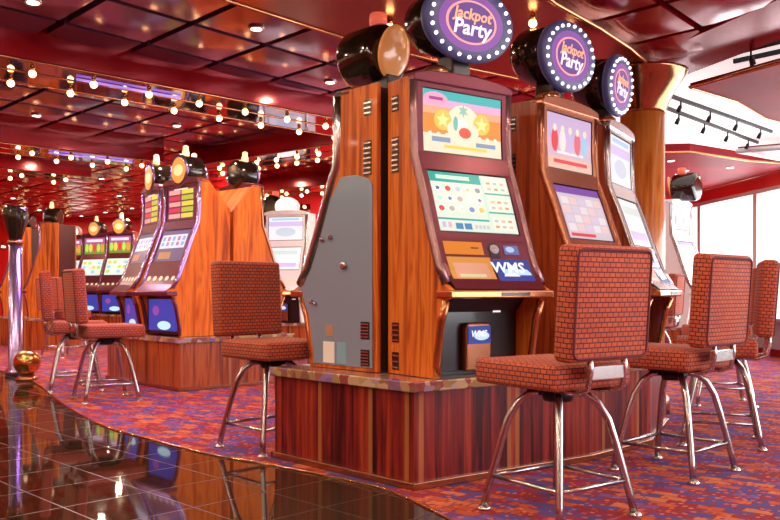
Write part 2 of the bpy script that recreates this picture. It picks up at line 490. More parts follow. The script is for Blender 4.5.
# ceiling: dark deck, mirror panels in a diamond grid
d = MB(); d.prism([(-10, -4), (WX(-4)+0.1, -4), (WX(21)+0.1, 21), (-10, 21)], 2.74, 2.86)
structure(d.build('ceiling', M_gap))
BN = Vector((-0.707, 0.707)); B0 = Vector((-1.43, 6.64))
n0 = Vector((-0.883, 6.01)); pv = Vector((0.405, 0.485)); qv = Vector((-0.43, 0.46))
def edge_right(y):     # where the red panelled ceiling gives way to the white one
    return 2.31 + (6.9 - y) * 0.32
cp = MB()
down_spots = []
for i in range(-26, 30):
    for j in range(-24, 26):
        a = n0 + pv*i + qv*j
        ctr = a + (pv+qv)*0.5
        if not (-9.6 < ctr.x < 7 and -3.6 < ctr.y < 20.6): continue
        if ctr.x > edge_right(ctr.y) - 0.25: continue
        red = ctr.x > 0.75 or (ctr - B0).dot(BN) > 3.0 or (ctr.x > -0.9 and ctr.y > 8.2)
        N = 4; ins = 0.045
        vs = []
        for u in range(N+1):
            for w in range(N+1):
                fu = ins + (1-2*ins)*u/N; fw = ins + (1-2*ins)*w/N
                q = a + pv*fu + qv*fw
                bul = 0.022*(1-(2*u/N-1)**2)*(1-(2*w/N-1)**2)
                vs.append((q.x, q.y, CZ + 0.012 - bul))
        fs = [(u*(N+1)+w, u*(N+1)+w+1, (u+1)*(N+1)+w+1, (u+1)*(N+1)+w) for u in range(N) for w in range(N)]
        cp.add(vs, fs, 1 if red else 0, True)
        # folded rim up to the deck
        rim = [0, N, (N+1)*(N+1)-1, (N+1)*N]
        rv = [vs[k] for k in rim] + [(vs[k][0], vs[k][1], 2.74) for k in rim]
        cp.add(rv, [(0,1,5,4),(1,2,6,5),(2,3,7,6),(3,0,4,7)], 1 if red else 0, False)
        if (i + 2*j) % 4 == 1: down_spots.append((ctr.x, ctr.y, red))
structure(cp.build('ceiling_panel', [M_mauve, M_redpanel]))

# dropped mirrored beams
BN = Vector((-0.707, 0.707)); BD = Vector((0.707, 0.707)); B0 = Vector((-1.43, 6.64))
def beam(name, p0, p1, width, side, z0=2.48, z1=2.74):
    """fascia along p0-p1, width towards `side` (unit vector)"""
    a = Vector(p0); b = Vector(p1); s = Vector(side)
    poly = [a, b, b + s*width, a + s*width]
    m = MB(); m.prism([tuple(q) for q in poly], z0, z1)
    o = structure(m.build(name, M_redpanel))
    u = (b-a).normalized()
    m2 = MB()
    for k, (w0, w1) in enumerate(((0.03, 0.30), (0.36, width-0.03))):
        pl = [a + u*0.02 + s*w0, b - u*0.02 + s*w0, b - u*0.02 + s*w1, a + u*0.02 + s*w1]
        m2.prism([tuple(q) for q in pl], z0-0.008, z0-0.001)
    m2.build('mirror_strip', M_mirror, o)
    m3 = MB()
    for w in (0.015, 0.33, width-0.015):
        m3.tube([tuple(a + s*w) + (z0-0.008,), tuple(b + s*w) + (z0-0.008,)], 0.009, 6)
    m3.build('edge_strip', M_copper, o)
    return o
BULB = None
def bulb(x, y, z, label, group):
    global BULB
    if BULB is None:
        m = MB(); m.lathe(sphere_prof(0.025, 8, -0.052), 12, 0); m.lathe([(0.014, -0.034), (0.016, 0.0)], 10, 1)
        o = m.build('light_bulb', [M_bulb, M_gold]); BULB = o
    else:
        o = BULB.copy(); col.objects.link(o)
    o.location = (x, y, z)
    tag(o, label, 'light bulb', group)
def bulb_row(p0, p1, n, z, label, group, off=None):
    a = Vector(p0); b = Vector(p1)
    for k in range(n):
        q = a + (b-a)*((k+0.5)/n)
        bulb(q.x, q.y, z, label, group)

ords = ['nearest', 'second nearest', 'third', 'fourth', 'fifth', 'farthest']
BP = [0.0, 3.4, 5.3, 7.2, 9.1, 11.0]
for k in range(6):
    base = B0 + BN*BP[k]
    s0, s1 = (-4.6, 2.0) if k == 0 else ((-6.2, 1.6) if k == 1 else (-6.0, 2.6 - 0.5*k))
    p0 = base + BD*s0; p1 = base + BD*s1
    beam('beam', p0, p1, 0.68, BN)
    nb = 18
    for w, nm in ((0.14, 'near'), (0.52, 'far')):
        if k == 0 and w < 0.3: nb = 15
        bulb_row(p0 + BN*w, p1 + BN*w, nb if k < 2 else 13, 2.472,
                 'warm globe bulb on the %s edge of the %s mirrored ceiling beam' % (nm, ords[k]),
                 'bulbs under the %s mirrored beam, %s edge' % (ords[k], nm))
# cross beams turning back to the right
for k, (a, b) in enumerate((((-2.55, 10.55), (0.3, 8.15)), ((-2.2, 13.4), (1.6, 10.2)))):
    v = (Vector(b)-Vector(a)).normalized(); s = Vector((-v.y, v.x))
    beam('beam', a, b, 0.6, s)
    for w, nm in ((0.14, 'near'), (0.46, 'far')):
        bulb_row(Vector(a)+s*w, Vector(b)+s*w, 11, 2.472, 'warm globe bulb on the %s edge of the %s cross beam' % (nm, ('nearer', 'farther')[k]),
                 'bulbs under the %s cross beam, %s edge' % (('nearer', 'farther')[k], nm))

# soffit over the near island
soff = smooth_line([(-0.95, 4.75), (0.1, 3.7), (1.12, 4.28)], 1)
soff = [(0.10, 3.72), (0.60, 4.35), (0.955, 4.92), (1.33, 5.39), (1.646, 5.83), (1.93, 6.30), (2.2, 6.95), (1.3, 6.9), (0.5, 6.3), (-0.3, 5.6), (-0.95, 4.85)]
sm = MB(); sm.prism(soff, 2.60, 2.745); 
so = structure(sm.build('ceiling_section', M_bronze_soffit))
st = MB(); st.tube([(x, y, 2.60) for x, y in soff], 0.014, 8, 0, True)
st.build('edge_strip', M_copper, so)

for (x, y) in ((0.52, 4.72), (0.86, 5.12), (1.18, 5.56), (0.30, 4.9), (0.62, 5.4), (1.0, 5.9), (0.0, 5.2)):
    bulb(x, y, 2.598, 'warm globe bulb set under the bronze soffit above the nearest machines', 'bulbs under the bronze soffit')

# white ceiling to the right, window light added as emission; red lacquer panels
wc = MB(); wc.prism([(edge_right(14.9)+0.0, 14.9), (edge_right(10.0), 10.0), (edge_right(6.9), 6.9), (edge_right(-3.9), -3.9), (7.0, -3.9), (WX(14.9), 14.9)], 2.70, 2.739)
structure(wc.build('ceiling_slab', M_white_ceiling))
def red_panel(poly, z, th=0.07, trim=True, mm=None):
    m = MB(); m.prism(poly, z, z+th)
    o = structure(m.build('ceiling_piece', mm or M_redpanel))
    if trim:
        tt = MB(); tt.tube([(x, y, z) for x, y in poly], 0.016, 6, 0, True); tt.build('edge_strip', M_copper, o)
    return o
red_panel([(2.38, 6.74), (2.75, 6.02), (3.4, 5.1), (4.4, 4.6), (5.6, 4.6), (5.8, 7.2), (5.0, 8.6), (4.2, 8.55), (3.5, 7.95), (2.95, 7.25)], 2.55, 0.03, mm=M_redsatin)
red_panel([(2.35, 10.4), (3.6, 10.2), (4.6, 10.9), (5.45, 11.2), (5.15, 14.85), (1.2, 14.85), (0.9, 11.4)], 2.60, 0.11, mm=M_redsatin)
# white framed triangle
tri = [(4.05, 9.9), (5.3, 9.2), (5.35, 10.9)]
red_panel(tri, 2.56, 0.05, True, mat('pink_grey_panel', (0.30, 0.08, 0.10), 0.3, 0.2))
tf = MB(); tf.tube([(x, y, 2.56) for x, y in tri], 0.03, 8, 0, True)
structure(tf.build('trim_3', M_white))
# red outer drop along the panel edge
ef = MB(); ef.prism([(edge_right(9.0)-0.60, 9.0), (edge_right(-3.9)-0.60, -3.9), (edge_right(-3.9)+0.03, -3.9), (edge_right(9.0)+0.03, 9.0)], 2.662, 2.74)
structure(ef.build('trim_4', M_redpanel))

# column with flared brass capital
cm = MB(Matrix.Translation((1.93, 6.50, 0)))
cm.lathe([(0.165, 0.0), (0.165, 2.32)], 40)
co = structure(cm.build('column', M_colwood))
cc = MB(Matrix.Translation((1.93, 6.50, 0)))
cc.lathe([(0.172, 2.28), (0.178, 2.30), (0.195, 2.36), (0.235, 2.44), (0.285, 2.52), (0.33, 2.58), (0.335, 2.599)], 40)
cc.build('capital', M_capital, co)
cb = MB(Matrix.Translation((1.93, 6.50, 0))); cb.lathe([(0.20, 0.0), (0.20, 0.12), (0.17, 0.15)], 40); cb.build('plinth', M_bronze, co)

# ------------------------------------------------------------------ machine base islands
def offset_poly(poly, d):
    n = len(poly); out = []
    A = sum(poly[i][0]*poly[(i+1)%n][1]-poly[(i+1)%n][0]*poly[i][1] for i in range(n))
    sg = 1 if A > 0 else -1
    for i in range(n):
        p0 = Vector(poly[i-1]); p1 = Vector(poly[i]); p2 = Vector(poly[(i+1)%n])
        a = (p1-p0).normalized(); b = (p2-p1).normalized()
        na = Vector((a.y, -a.x))*sg; nb = Vector((b.y, -b.x))*sg
        k = (na+nb); k = k / max(0.2, k.dot(na))
        out.append(tuple(p1 + k*d))
    return out
def island(poly, label, planks, top, h=H_SLAB, group=None):
    cx = sum(p[0] for p in poly)/len(poly); cy = sum(p[1] for p in poly)/len(poly)
    root = thing('machine_base', label, 'base', (cx, cy, 0.007), 0, group)
    loc = [(p[0]-cx, p[1]-cy) for p in poly]
    z = -0.007
    b = MB(); b.prism(offset_poly(loc, -0.012), 0.0, h-0.05+z)
    b.build('panelling', planks, root)
    s = MB(); s.prism(offset_poly(loc, 0.012), h-0.05+z, h+z); s.build('stone_top', top, root, 0.006)
    k = MB(); k.prism(offset_poly(loc, 0.006), 0.0, 0.035); k.build('kick_strip', M_bronze, root, 0.004)
    return root
baseA = [(0.111, 3.944), (1.10, 4.64), (1.58, 5.13), (1.95, 5.96), (1.80, 6.16), (1.30, 6.40), (0.60, 5.95), (0.06, 5.33), (-0.658, 4.742)]
island(baseA, 'dark red plank base with mottled stone top under the nearest machines', M_planks, M_stone)
baseB = [(-1.93, 7.76), (-0.98, 8.66), (-2.20, 10.30), (-2.75, 10.0), (-2.98, 8.92)]
island(baseB, 'brown plank base under the orange-sided machines behind the left stools', M_planks2, M_stone, 0.50)

# ------------------------------------------------------------------ slot machines
PROF = [(-0.215, 0.0), (-0.205, 0.06), (-0.245, 0.28), (-0.285, 0.375), (-0.345, 0.395), (-0.345, 0.425), (-0.285, 0.455), (-0.225, 0.545), (-0.155, 0.717), (-0.085, 0.91), (-0.01, 1.09), (0.0, 1.25), (0.0, 1.465)]
def py(z, s=1.0):
    P = [p for p in PROF if p[1] >= 0.425]
    for (y0, z0), (y1, z1) in zip(P, P[1:]):
        if z <= z1: return s*(y0 + (y1-y0)*(z-z0)/(z1-z0))
    return s*P[-1][0]

class Art:
    """flat picture pieces lying on the curved front of a machine"""
    def __init__(self, s): self.mb = MB(); self.s = s; self.mats = []; 
    def mi(self, m):
        if m not in self.mats: self.mats.append(m)
        return self.mats.index(m)
    def P(self, x, z, off): return (x, py(z, self.s) - off, z)
    def rect(self, x0, x1, z0, z1, m, off):
        n = max(1, int((z1-z0)/0.05)); vs = []; fs = []
        for i in range(n+1):
            z = z0 + (z1-z0)*i/n
            vs += [self.P(x0, z, off), self.P(x1, z, off)]
        fs = [(2*i, 2*i+1, 2*i+3, 2*i+2) for i in range(n)]
        self.mb.add(vs, fs, self.mi(m))
    def disc(self, cx, cz, rx, rz, m, off, n=14, star=0):
        vs = []
        nn = star*2 if star else n
        for k in range(nn):
            q = 0.45 if star and k % 2 else 1.0
            a = 2*PI*k/nn + PI/2
            vs.append(self.P(cx + rx*q*math.cos(a), cz + rz*q*math.sin(a), off))
        self.mb.add(vs, [tuple(range(nn))], self.mi(m))

WHITE=(0.86,0.88,0.84); TEAL=(0.02,0.42,0.36); ORANGE=(0.92,0.30,0.05); PINK=(0.92,0.42,0.62); GOLD=(0.95,0.62,0.10)
CREAM=(0.95,0.82,0.62); NAVY=(0.04,0.07,0.26); SKY=(0.35,0.62,0.85); LILAC=(0.62,0.50,0.80); RED=(0.80,0.05,0.06); MINT=(0.55,0.85,0.72); GREYB=(0.55,0.62,0.72); LIME=(0.45,0.75,0.10); PURP=(0.22,0.08,0.42); DEEP=(0.03,0.05,0.30)

def upper_art(A, x0, x1, z0, z1, theme, es):
    w = x1-x0; h = z1-z0; g = lambda c: glow(c, es)
    X = lambda a: x0+w*a
    Z = lambda a: z0+h*a
    if theme == 'party':
        A.rect(x0, x1, z0, z1, g(CREAM), 0.010)
        A.rect(x0, x1, Z(.30), Z(.74), g(ORANGE), 0.0105)
        A.rect(x0, x1, Z(.62), Z(.80), g((0.93,0.45,0.25)), 0.0108)
        A.rect(x0, x1, Z(.74), Z(.90), g((0.85,0.45,0.72)), 0.011)
        A.rect(x0, x1, Z(.86), z1, g((0.05,0.50,0.50)), 0.0115)
        A.disc(X(.15), Z(.86), w*.15, h*.11, g(PINK), 0.0125); A.rect(X(.07), X(.24), Z(.84), Z(.89), g((0.45,0.05,0.30)), 0.013)
        A.disc(X(.5), Z(.48), w*.22, h*.34, g((0.95,0.86,0.66)), 0.012)
        for cx in (.24, .74):
            A.disc(X(cx), Z(.53), w*.11, h*.17, g(GOLD), 0.0125); A.disc(X(cx), Z(.53), w*.09, h*.14, g((1,0.88,0.35)), 0.0135, star=5)
        A.disc(X(.5), Z(.72), w*.07, h*.12, g((0.30,0.62,0.50)), 0.013, star=6)
        A.disc(X(.47), Z(.47), w*.09, h*.10, g((0.92,0.95,0.90)), 0.013); A.disc(X(.52), Z(.36), w*.08, h*.09, g((0.85,0.12,0.06)), 0.0135)
        A.disc(X(.40), Z(.50), w*.03, h*.12, g((0.20,0.55,0.45)), 0.0138)
        A.rect(X(.10), X(.33), Z(.17), Z(.25), g((0.25,0.36,0.55)), 0.0125); A.rect(X(.66), X(.92), Z(.15), Z(.22), g((0.25,0.36,0.55)), 0.0125)
        A.rect(X(.25), X(.80), Z(.08), Z(.13), g((0.95,0.70,0.10)), 0.0125)
        for k in range(9): A.disc(X(.08+.105*k), Z(.30), w*.025, h*.03, g((0.98,0.9,0.75)), 0.0128, 8)
    elif theme == 'pale':
        A.rect(x0, x1, z0, z1, g((0.72,0.50,0.62)), 0.010)
        A.rect(x0, x1, Z(.55), z1, g((0.62,0.46,0.72)), 0.0105); A.rect(x0, x1, z0, Z(.22), g((0.85,0.55,0.42)), 0.0105)
        for k, c in enumerate((RED, (0.9,0.8,0.8), LILAC, (0.8,0.15,0.2), SKY)):
            A.disc(X(.16+.17*k), Z(.52), w*.075, h*.22, g(c), 0.012); A.disc(X(.16+.17*k), Z(.74), w*.04, h*.07, g(CREAM), 0.0125)
        A.rect(X(.12), X(.88), Z(.10), Z(.17), g(RED), 0.012); A.rect(X(.2), X(.8), Z(.28), Z(.33), g((0.95,0.9,0.9)), 0.012)
    elif theme == 'reels':
        A.rect(x0, x1, z0, z1, g((0.20,0.02,0.10)), 0.010)
        for r in range(5):
            for c in range(2):
                A.rect(X(.06+.46*c), X(.48+.46*c), Z(.06+.185*r), Z(.20+.185*r), g(((0.75,0.05,0.10), (0.55,0.62,0.06))[c] if r % 2 else ((0.9,0.45,0.4),(0.85,0.75,0.08))[c]), 0.012)
        A.rect(X(.25), X(.75), Z(.93), Z(.98), g(CREAM), 0.012)
    elif theme == 'fruit':
        A.rect(x0, x1, z0, z1, g((0.20,0.30,0.05)), 0.010)
        A.rect(x0, x1, Z(.60), z1, g((0.40,0.10,0.30)), 0.0105)
        for k, c in enumerate((LIME, GOLD, RED, LIME, ORANGE)):
            A.disc(X(.12+.19*k), Z(.38), w*.085, h*.26, g(c), 0.012)
        A.rect(X(.1), X(.9), Z(.74), Z(.9), g((0.85,0.75,0.85)), 0.012)
    else:
        A.rect(x0, x1, z0, z1, g((0.78,0.80,0.84)), 0.010)
        A.rect(x0, x1, Z(.6), Z(.8), g(LILAC), 0.011); A.disc(X(.5), Z(.35), w*.3, h*.2, g(GREYB), 0.011); A.rect(X(.1), X(.9), Z(.86), Z(.95), g(SKY), 0.011)

def lower_art(A, x0, x1, z0, z1, theme, es):
    w = x1-x0; h = z1-z0; g = lambda c: glow(c, es)
    X = lambda a: x0+w*a
    Z = lambda a: z0+h*a
    if theme == 'party':
        A.rect(x0, x1, z0, z1, g((0.74,0.86,0.74)), 0.010)
        A.rect(x0, X(.64), Z(.83), z1, g(TEAL), 0.011); A.rect(X(.08), X(.50), Z(.88), Z(.95), g((0.62,0.88,0.74)), 0.012)
        A.rect(x0, X(.64), Z(.19), Z(.22), g(TEAL), 0.011)
        A.rect(X(.64), X(.66), Z(.19), Z(1), g(MINT), 0.011)
        for zz in (.34, .67): A.rect(X(.66), x1, Z(zz), Z(zz+.025), g(TEAL), 0.011)
        cols = [NAVY, RED, GREYB, GOLD, (0.3,0.3,0.35), MINT, (0.10,0.2,0.45), (0.6,0.4,0.4), WHITE, (0.35,0.2,0.4), RED, (0.5,0.45,0.4), CREAM, (0.2,0.3,0.6), GOLD]
        k = 0
        for r in range(3):
            for c in range(5):
                A.disc(X(.07+.125*c), Z(.72-.17*r), w*.045, h*.062, g((0.93,0.95,0.90)), 0.0115)
                A.disc(X(.07+.125*c), Z(.72-.17*r), w*.035, h*.045, g(cols[k]), 0.0125, star=(5 if k % 3 == 0 else 0)); k += 1
        for r in range(3):
            A.rect(X(.69), X(.97), Z(.05+.33*r), Z(.28+.33*r), g((0.86,0.90,0.78)), 0.0115)
            for c in range(3):
                for q in range(2):
                    A.rect(X(.71+.09*c), X(.76+.09*c), Z(.09+.33*r+.1*q), Z(.13+.33*r+.1*q), g(((0.85,0.35,0.15),(0.5,0.6,0.6),(0.9,0.55,0.35))[(c+q+r) % 3]), 0.0125)
        A.rect(X(.20), X(.29), Z(.04), Z(.14), g((0.05,0.25,0.55)), 0.012); A.rect(X(.31), X(.40), Z(.04), Z(.14), g((0.05,0.25,0.55)), 0.012)
        for k in range(4): A.rect(X(.44+.05*k), X(.475+.05*k), Z(.06), Z(.12), g(GREYB), 0.012)
        A.rect(X(.04), X(.08), Z(.06), Z(.15), g(LILAC), 0.012); A.rect(X(.11), X(.15), Z(.06), Z(.15), g(PINK), 0.012)
    elif theme == 'pale':
        A.rect(x0, x1, z0, z1, g((0.66,0.58,0.66)), 0.010)
        A.rect(x0, x1, Z(.86), z1, g(PURP), 0.011)
        for r in range(4):
            for c in range(5):
                A.rect(X(.05+.185*c), X(.21+.185*c), Z(.14+.17*r), Z(.28+.17*r), g(((0.82,0.76,0.80),(0.70,0.62,0.76),(0.85,0.62,0.62))[(r+2*c) % 3]), 0.012)
        A.rect(X(.05), X(.6), Z(.04), Z(.10), g(RED), 0.012)
    elif theme == 'reels':
        A.rect(x0, x1, z0, z1, g((0.16,0.10,0.22)), 0.010)
        A.rect(X(.05), X(.95), Z(.42), Z(.86), g((0.80,0.84,0.92)), 0.011)
        for c in range(5): A.rect(X(.09+.18*c), X(.19+.18*c), Z(.5), Z(.8), g(((0.3,0.45,0.75),(0.55,0.2,0.4))[c % 2]), 0.012)
        A.rect(X(.1), X(.55), Z(.08), Z(.3), g((0.55,0.25,0.10)), 0.012)
    elif theme == 'fruit':
        A.rect(x0, x1, z0, z1, g((0.72,0.84,0.74)), 0.010)
        for r in range(3):
            for c in range(4): A.disc(X(.14+.24*c), Z(.22+.28*r), w*.09, h*.10, g((LIME, WHITE, SKY, CREAM, GOLD)[(r*2+c) % 5]), 0.012)
    else:
        A.rect(x0, x1, z0, z1, g((0.80,0.82,0.84)), 0.010)
        for r in range(3): A.rect(X(.1), X(.9), Z(.12+.28*r), Z(.30+.28*r), g((LILAC, (0.92,0.92,0.9), (0.6,0.7,0.66))[r]), 0.011)

RX90 = Matrix.Rotation(PI/2, 4, 'X')
SPH = {}
def ball(name, r, m, parent, loc):
    k = (name, r)
    if k not in SPH:
        b = MB(); b.lathe(sphere_prof(r, 6), 8); o = b.build(name, m, parent); SPH[k] = o
    else:
        o = SPH[k].copy(); col.objects.link(o); o.parent = parent
    o.location = loc
    return o

def machine(loc, rot, label, theme='party', W=0.63, s=1.0, back=0.3, topper='oval', side=None, trim=None, bezel=None,
            chamfer=False, detail=2, es=0.8, group=None, belly='black', sheen_side=0, slab=H_SLAB, shelf=None, tz=0.0, ty=0.0):
    side = side or M_redwood; trim = trim or M_rosegrey; bezel = bezel or M_rose; shelf = shelf or M_copper
    root = thing('slot_machine', label, 'slot machine', (loc[0], loc[1], slab + 0.002), R(rot), group)
    hw = W/2
    front = [(y*s, z) for y, z in PROF]
    topf = [(0.0*s + 0.03, 1.49)]
    rear = [(0.10, 1.49), (back, 1.22), (back, 0)] if chamfer else [(back, 1.49), (back, 0)]
    poly = front + topf + rear
    for sx in (-1, 1):
        m = MB(); m.prism(poly, sx*hw, sx*(hw-0.028), 'x')
        sp = m.build('side_panel', side, root, 0.003)
        if detail >= 2 and not chamfer:
            # louvre vents high and low at the back edge
            vx = sx*(hw+0.002)
            vl = ((1.33, 1.41, back-0.085), (1.02, 1.20, back-0.085)) + (() if sheen_side == sx else ((0.16, 0.26, back-0.085), (0.02, 0.11, back-0.085)))
            for (z0, z1, yy) in vl:
                v = MB()
                v.box(min(vx, vx-sx*.006), max(vx, vx-sx*.006), yy-0.012, yy+0.045, z0, z1, 0)
                nsl = max(3, int((z1-z0)/0.024))
                for q in range(nsl):
                    zz = z0 + (q+0.3)*(z1-z0)/nsl
                    v.box(min(vx, vx+sx*.006), max(vx, vx+sx*.006), yy-0.010, yy+0.043, zz, zz+0.008, 1)
                v.build('vent', [M_black, M_steel], sp)
        if sheen_side == sx:
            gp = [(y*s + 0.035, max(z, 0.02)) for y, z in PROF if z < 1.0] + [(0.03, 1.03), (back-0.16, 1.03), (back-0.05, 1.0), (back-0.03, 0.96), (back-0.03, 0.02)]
            gg = MB(); gg.prism(gp, sx*(hw+0.0005), sx*(hw+0.007), 'x')  # thin plate paints the bluish reflection over the lower wood panel
            go = gg.build('side_sheen_plate', M_sheen, sp, 0.004); go['label'] = 'bluish reflection on the lower wood side, painted as a grey plate'
            k = MB(); x1 = sx*(hw+0.0075); x2 = sx*(hw+0.009)
            a, b = min(x1, x2), max(x1, x2)
            k.box(a, b, -0.115, -0.02, 0.03, 0.145, 0); k.box(a, b, 0.0, 0.075, 0.03, 0.145, 1)
            k.box(a, b, -0.095, -0.03, 0.175, 0.235, 2)
            k.build('sticker', [M_sticker, M_bsticker, mat('brown_sticker', (0.45, 0.26, 0.18), 0.5)], sp)
            lk = MB()
            for (yy, zz, rr) in ((0.06, 0.555, 0.024), (-0.12, 0.70, 0.013), (-0.05, 0.71, 0.013), (-0.21, 0.36, 0.013), (-0.18, 0.35, 0.010)):
                lk.lathe([(rr, 0), (rr, 0.012), (rr*0.6, 0.018)], 14, 0, Matrix.Translation((sx*(hw+0.007), yy, zz)) @ Matrix.Rotation(sx*PI/2, 4, 'Y'))
            lk.build('lock', M_chrome, sp)
            for (z0, z1) in ((0.17, 0.26), (0.03, 0.115)):
                v = MB(); vx = sx*(hw+0.0075)
                v.box(min(vx, vx+sx*.003), max(vx, vx+sx*.003), back-0.115, back-0.05, z0, z1, 0)
                for q in range(5):
                    zz = z0 + (q+0.5)*(z1-z0)/5.4
                    v.box(min(vx, vx+sx*.007), max(vx, vx+sx*.007), back-0.112, back-0.053, zz, zz+0.006, 1)
                v.build('vent', [M_black, M_steel], sp)
    # body behind the fronts
    iw = hw-0.028
    inner = [(front[0][0]+0.13, 0.0), (front[2][0]+0.14, 0.30), (front[3][0]+0.10, 0.385), (front[5][0]+0.02, 0.40)] + [(y+0.012, z) for y, z in front[6:]] + [(0.04, 1.475)]
    rb = [(0.10, 1.475), (back-0.01, 1.21), (back-0.01, 0)] if chamfer else [(back-0.01, 1.475), (back-0.01, 0)]
    m = MB(); m.prism(inner + rb, -iw+0.001, iw-0.001, 'x')
    m.build('cabinet', M_veneer_golden if chamfer else M_dark, root)
    # arched crown
    ar = [(-hw, 1.462), (hw, 1.462), (hw, 1.488)] + [(hw*math.cos(a), 1.488+0.042*math.sin(a)) for a in [PI*k/12 for k in range(1, 12)]] + [(-hw, 1.488)]
    m = MB(); m.prism(ar, -0.03, min(back, 0.1), 'y'); m.build('crown', bezel, root, 0.006)
    # curved trims down both front edges
    for sx in (-1, 1):
        m = MB(); m.tube([(sx*(hw-0.012), y-0.004, z) for y, z in front[6:]] , [0.034 if sheen_side else 0.022]*len(front[6:]), 8)
        m.build('edge_trim', trim, root)
        m = MB(); m.tube([(sx*(hw-0.014), y-0.003, z) for y, z in [(front[0][0], 0.014)] + front[1:4]], 0.020, 8)
        m.build('leg_trim', shelf, root)
    # bezel strips around the screens
    A = Art(s)
    bx = hw-0.03
    for (z0, z1) in ((1.438, 1.466), (1.025, 1.112), (0.672, 0.706)):
        A.rect(-bx, bx, z0, z1, bezel, 0.016)
    A.rect(-bx, -bx+0.03, 0.67, 1.46, bezel, 0.015); A.rect(bx-0.03, bx, 0.67, 1.46, bezel, 0.015)
    A.mb.build('bezel', A.mats, root)
    fx = hw-0.058
    A = Art(s); A.rect(-fx-0.004, fx+0.004, 1.105, 1.445, M_black, 0.006); upper_art(A, -fx+0.008, fx-0.008, 1.12, 1.432, theme, es)
    A.mb.build('upper_screen', A.mats, root)
    A = Art(s); A.rect(-fx-0.004, fx+0.004, 0.70, 1.03, M_black, 0.006); lower_art(A, -fx+0.008, fx-0.008, 0.714, 1.016, theme, es)
    A.mb.build('lower_screen', A.mats, root)
    # sloping button panel
    A = Art(s)
    A.rect(-bx, bx, 0.43, 0.675, bezel, 0.012)
    if detail >= 2:
        A.rect(-fx, -0.02, 0.598, 0.662, glow((0.85, 0.26, 0.02), 0.6), 0.016); A.rect(-fx, 0.01, 0.452, 0.586, glow((0.80, 0.33, 0.04), 0.55), 0.016)
        A.rect(-fx+0.03, -0.02, 0.480, 0.560, glow((0.75, 0.30, 0.20), 0.6), 0.018); A.rect(-fx+0.05, -0.05, 0.487, 0.505, glow((0.70, 0.62, 0.35), 0.6), 0.019)
        A.rect(-0.10, -0.05, 0.628, 0.636, glow((0.3, 0.08, 0.02), 0.3), 0.018)
        A.rect(0.025, fx, 0.447, 0.580, glow(DEEP, 0.8), 0.016)
        A.disc(0.165, 0.500, 0.095, 0.045, glow((0.55, 0.76, 0.95), 0.8), 0.018); A.disc(0.12, 0.482, 0.06, 0.030, glow((0.85, 0.92, 0.98), 0.8), 0.019)
        A.rect(0.12, 0.22, 0.605, 0.650, glow((0.12, 0.18, 0.50), 0.7), 0.016); A.disc(0.16, 0.63, 0.03, 0.015, glow((0.5, 0.65, 0.9), 0.7), 0.018)
        A.disc(0.055, 0.630, 0.042, 0.032, M_black, 0.016); A.disc(0.055, 0.630, 0.030, 0.023, M_chrome, 0.018)
        A.rect(0.02, 0.09, 0.590, 0.604, M_black, 0.017)
    else:
        for k in range(5): A.disc(-fx+0.05+k*0.11, 0.55, 0.03, 0.022, glow((0.9, 0.75, 0.5), 0.8), 0.016)
    bp = A.mb.build('button_panel', A.mats, root)
    if detail >= 2:
        # logo lettering on the deck display
        nrm = Matrix.Translation((0.105, py(0.535, s)-0.024, 0.535)) @ Matrix.Rotation(R(58), 4, 'X')
        text_mesh('WMS', 0.085, nrm, glow((0.85, 0.92, 1.0), 0.9), 'lettering', bp, 0.0008, 0.2, 1.15)
    # projecting shelf
    m = MB(); ty0 = PROF[5][0]*s
    m.box(-hw-0.012, hw+0.012, ty0-0.015, ty0+0.10, 0.385, 0.424)
    sh = m.build('shelf', shelf, root, 0.008)
    if detail >= 2:
        m = MB(); m.box(-0.02, 0.17, ty0-0.018, ty0-0.0155, 0.395, 0.414); m.build('name_strip', M_black, sh)
    # lower front
    y_in = front[2][0]+0.135
    if belly == 'black':
        m = MB(); m.box(-iw+0.002, iw-0.002, y_in-0.008, y_in+0.02, 0.02, 0.37)
        bd = m.build('belly_door', M_black, root, 0.004)
        m = MB(); ap = [(-0.085, 0.02), (0.085, 0.02), (0.085, 0.235), (0.07, 0.262), (-0.07, 0.262), (-0.085, 0.235)]
        m.prism(ap, y_in-0.05, y_in-0.008, 'y'); ba = m.build('bill_acceptor', M_bronze, bd, 0.01)
        A2 = MB(); A2.box(-0.072, 0.072, y_in-0.056, y_in-0.0505, 0.155, 0.245, 0); A2.lathe([(0.05, 0), (0.05, 0.002)], 18, 1, Matrix.Translation((0.012, y_in-0.0565, 0.195)) @ RX90, 1.0, 0.45)
        A2.build('display', [glow(DEEP, 0.9), glow((0.65, 0.82, 0.95), 0.8)], ba)
        text_mesh('WMS', 0.045, Matrix.Translation((-0.01, y_in-0.060, 0.205)) @ RX90, glow((0.9, 0.95, 1.0), 0.9), 'lettering', ba, 0.0008, 0.2)
        m = MB(); m.box(0.13, 0.18, y_in-0.012, y_in-0.0085, 0.31, 0.325); m.build('status_lamp', glow((0.9, 0.75, 0.8), 1.2), bd)
    else:
        m = MB(); m.box(-iw+0.002, iw-0.002, y_in-0.10, y_in+0.02, 0.02, 0.37, 0)
        m.box(-iw+0.03, iw-0.03, y_in-0.104, y_in-0.1005, 0.05, 0.35, 1)
        m.lathe([(0.12, 0), (0.12, 0.002)], 18, 2, Matrix.Translation((0.03, y_in-0.105, 0.10)) @ RX90, 1.0, 0.35)
        m.lathe([(0.06, 0), (0.06, 0.002)], 18, 3, Matrix.Translation((-0.12, y_in-0.105, 0.24)) @ RX90, 1.0, 0.8)
        m.build('belly_door', [M_black, glow((0.05, 0.06, 0.42), 0.9), glow((0.55, 0.85, 0.95), 1.0), glow((0.35, 0.08, 0.45), 0.8)], root)
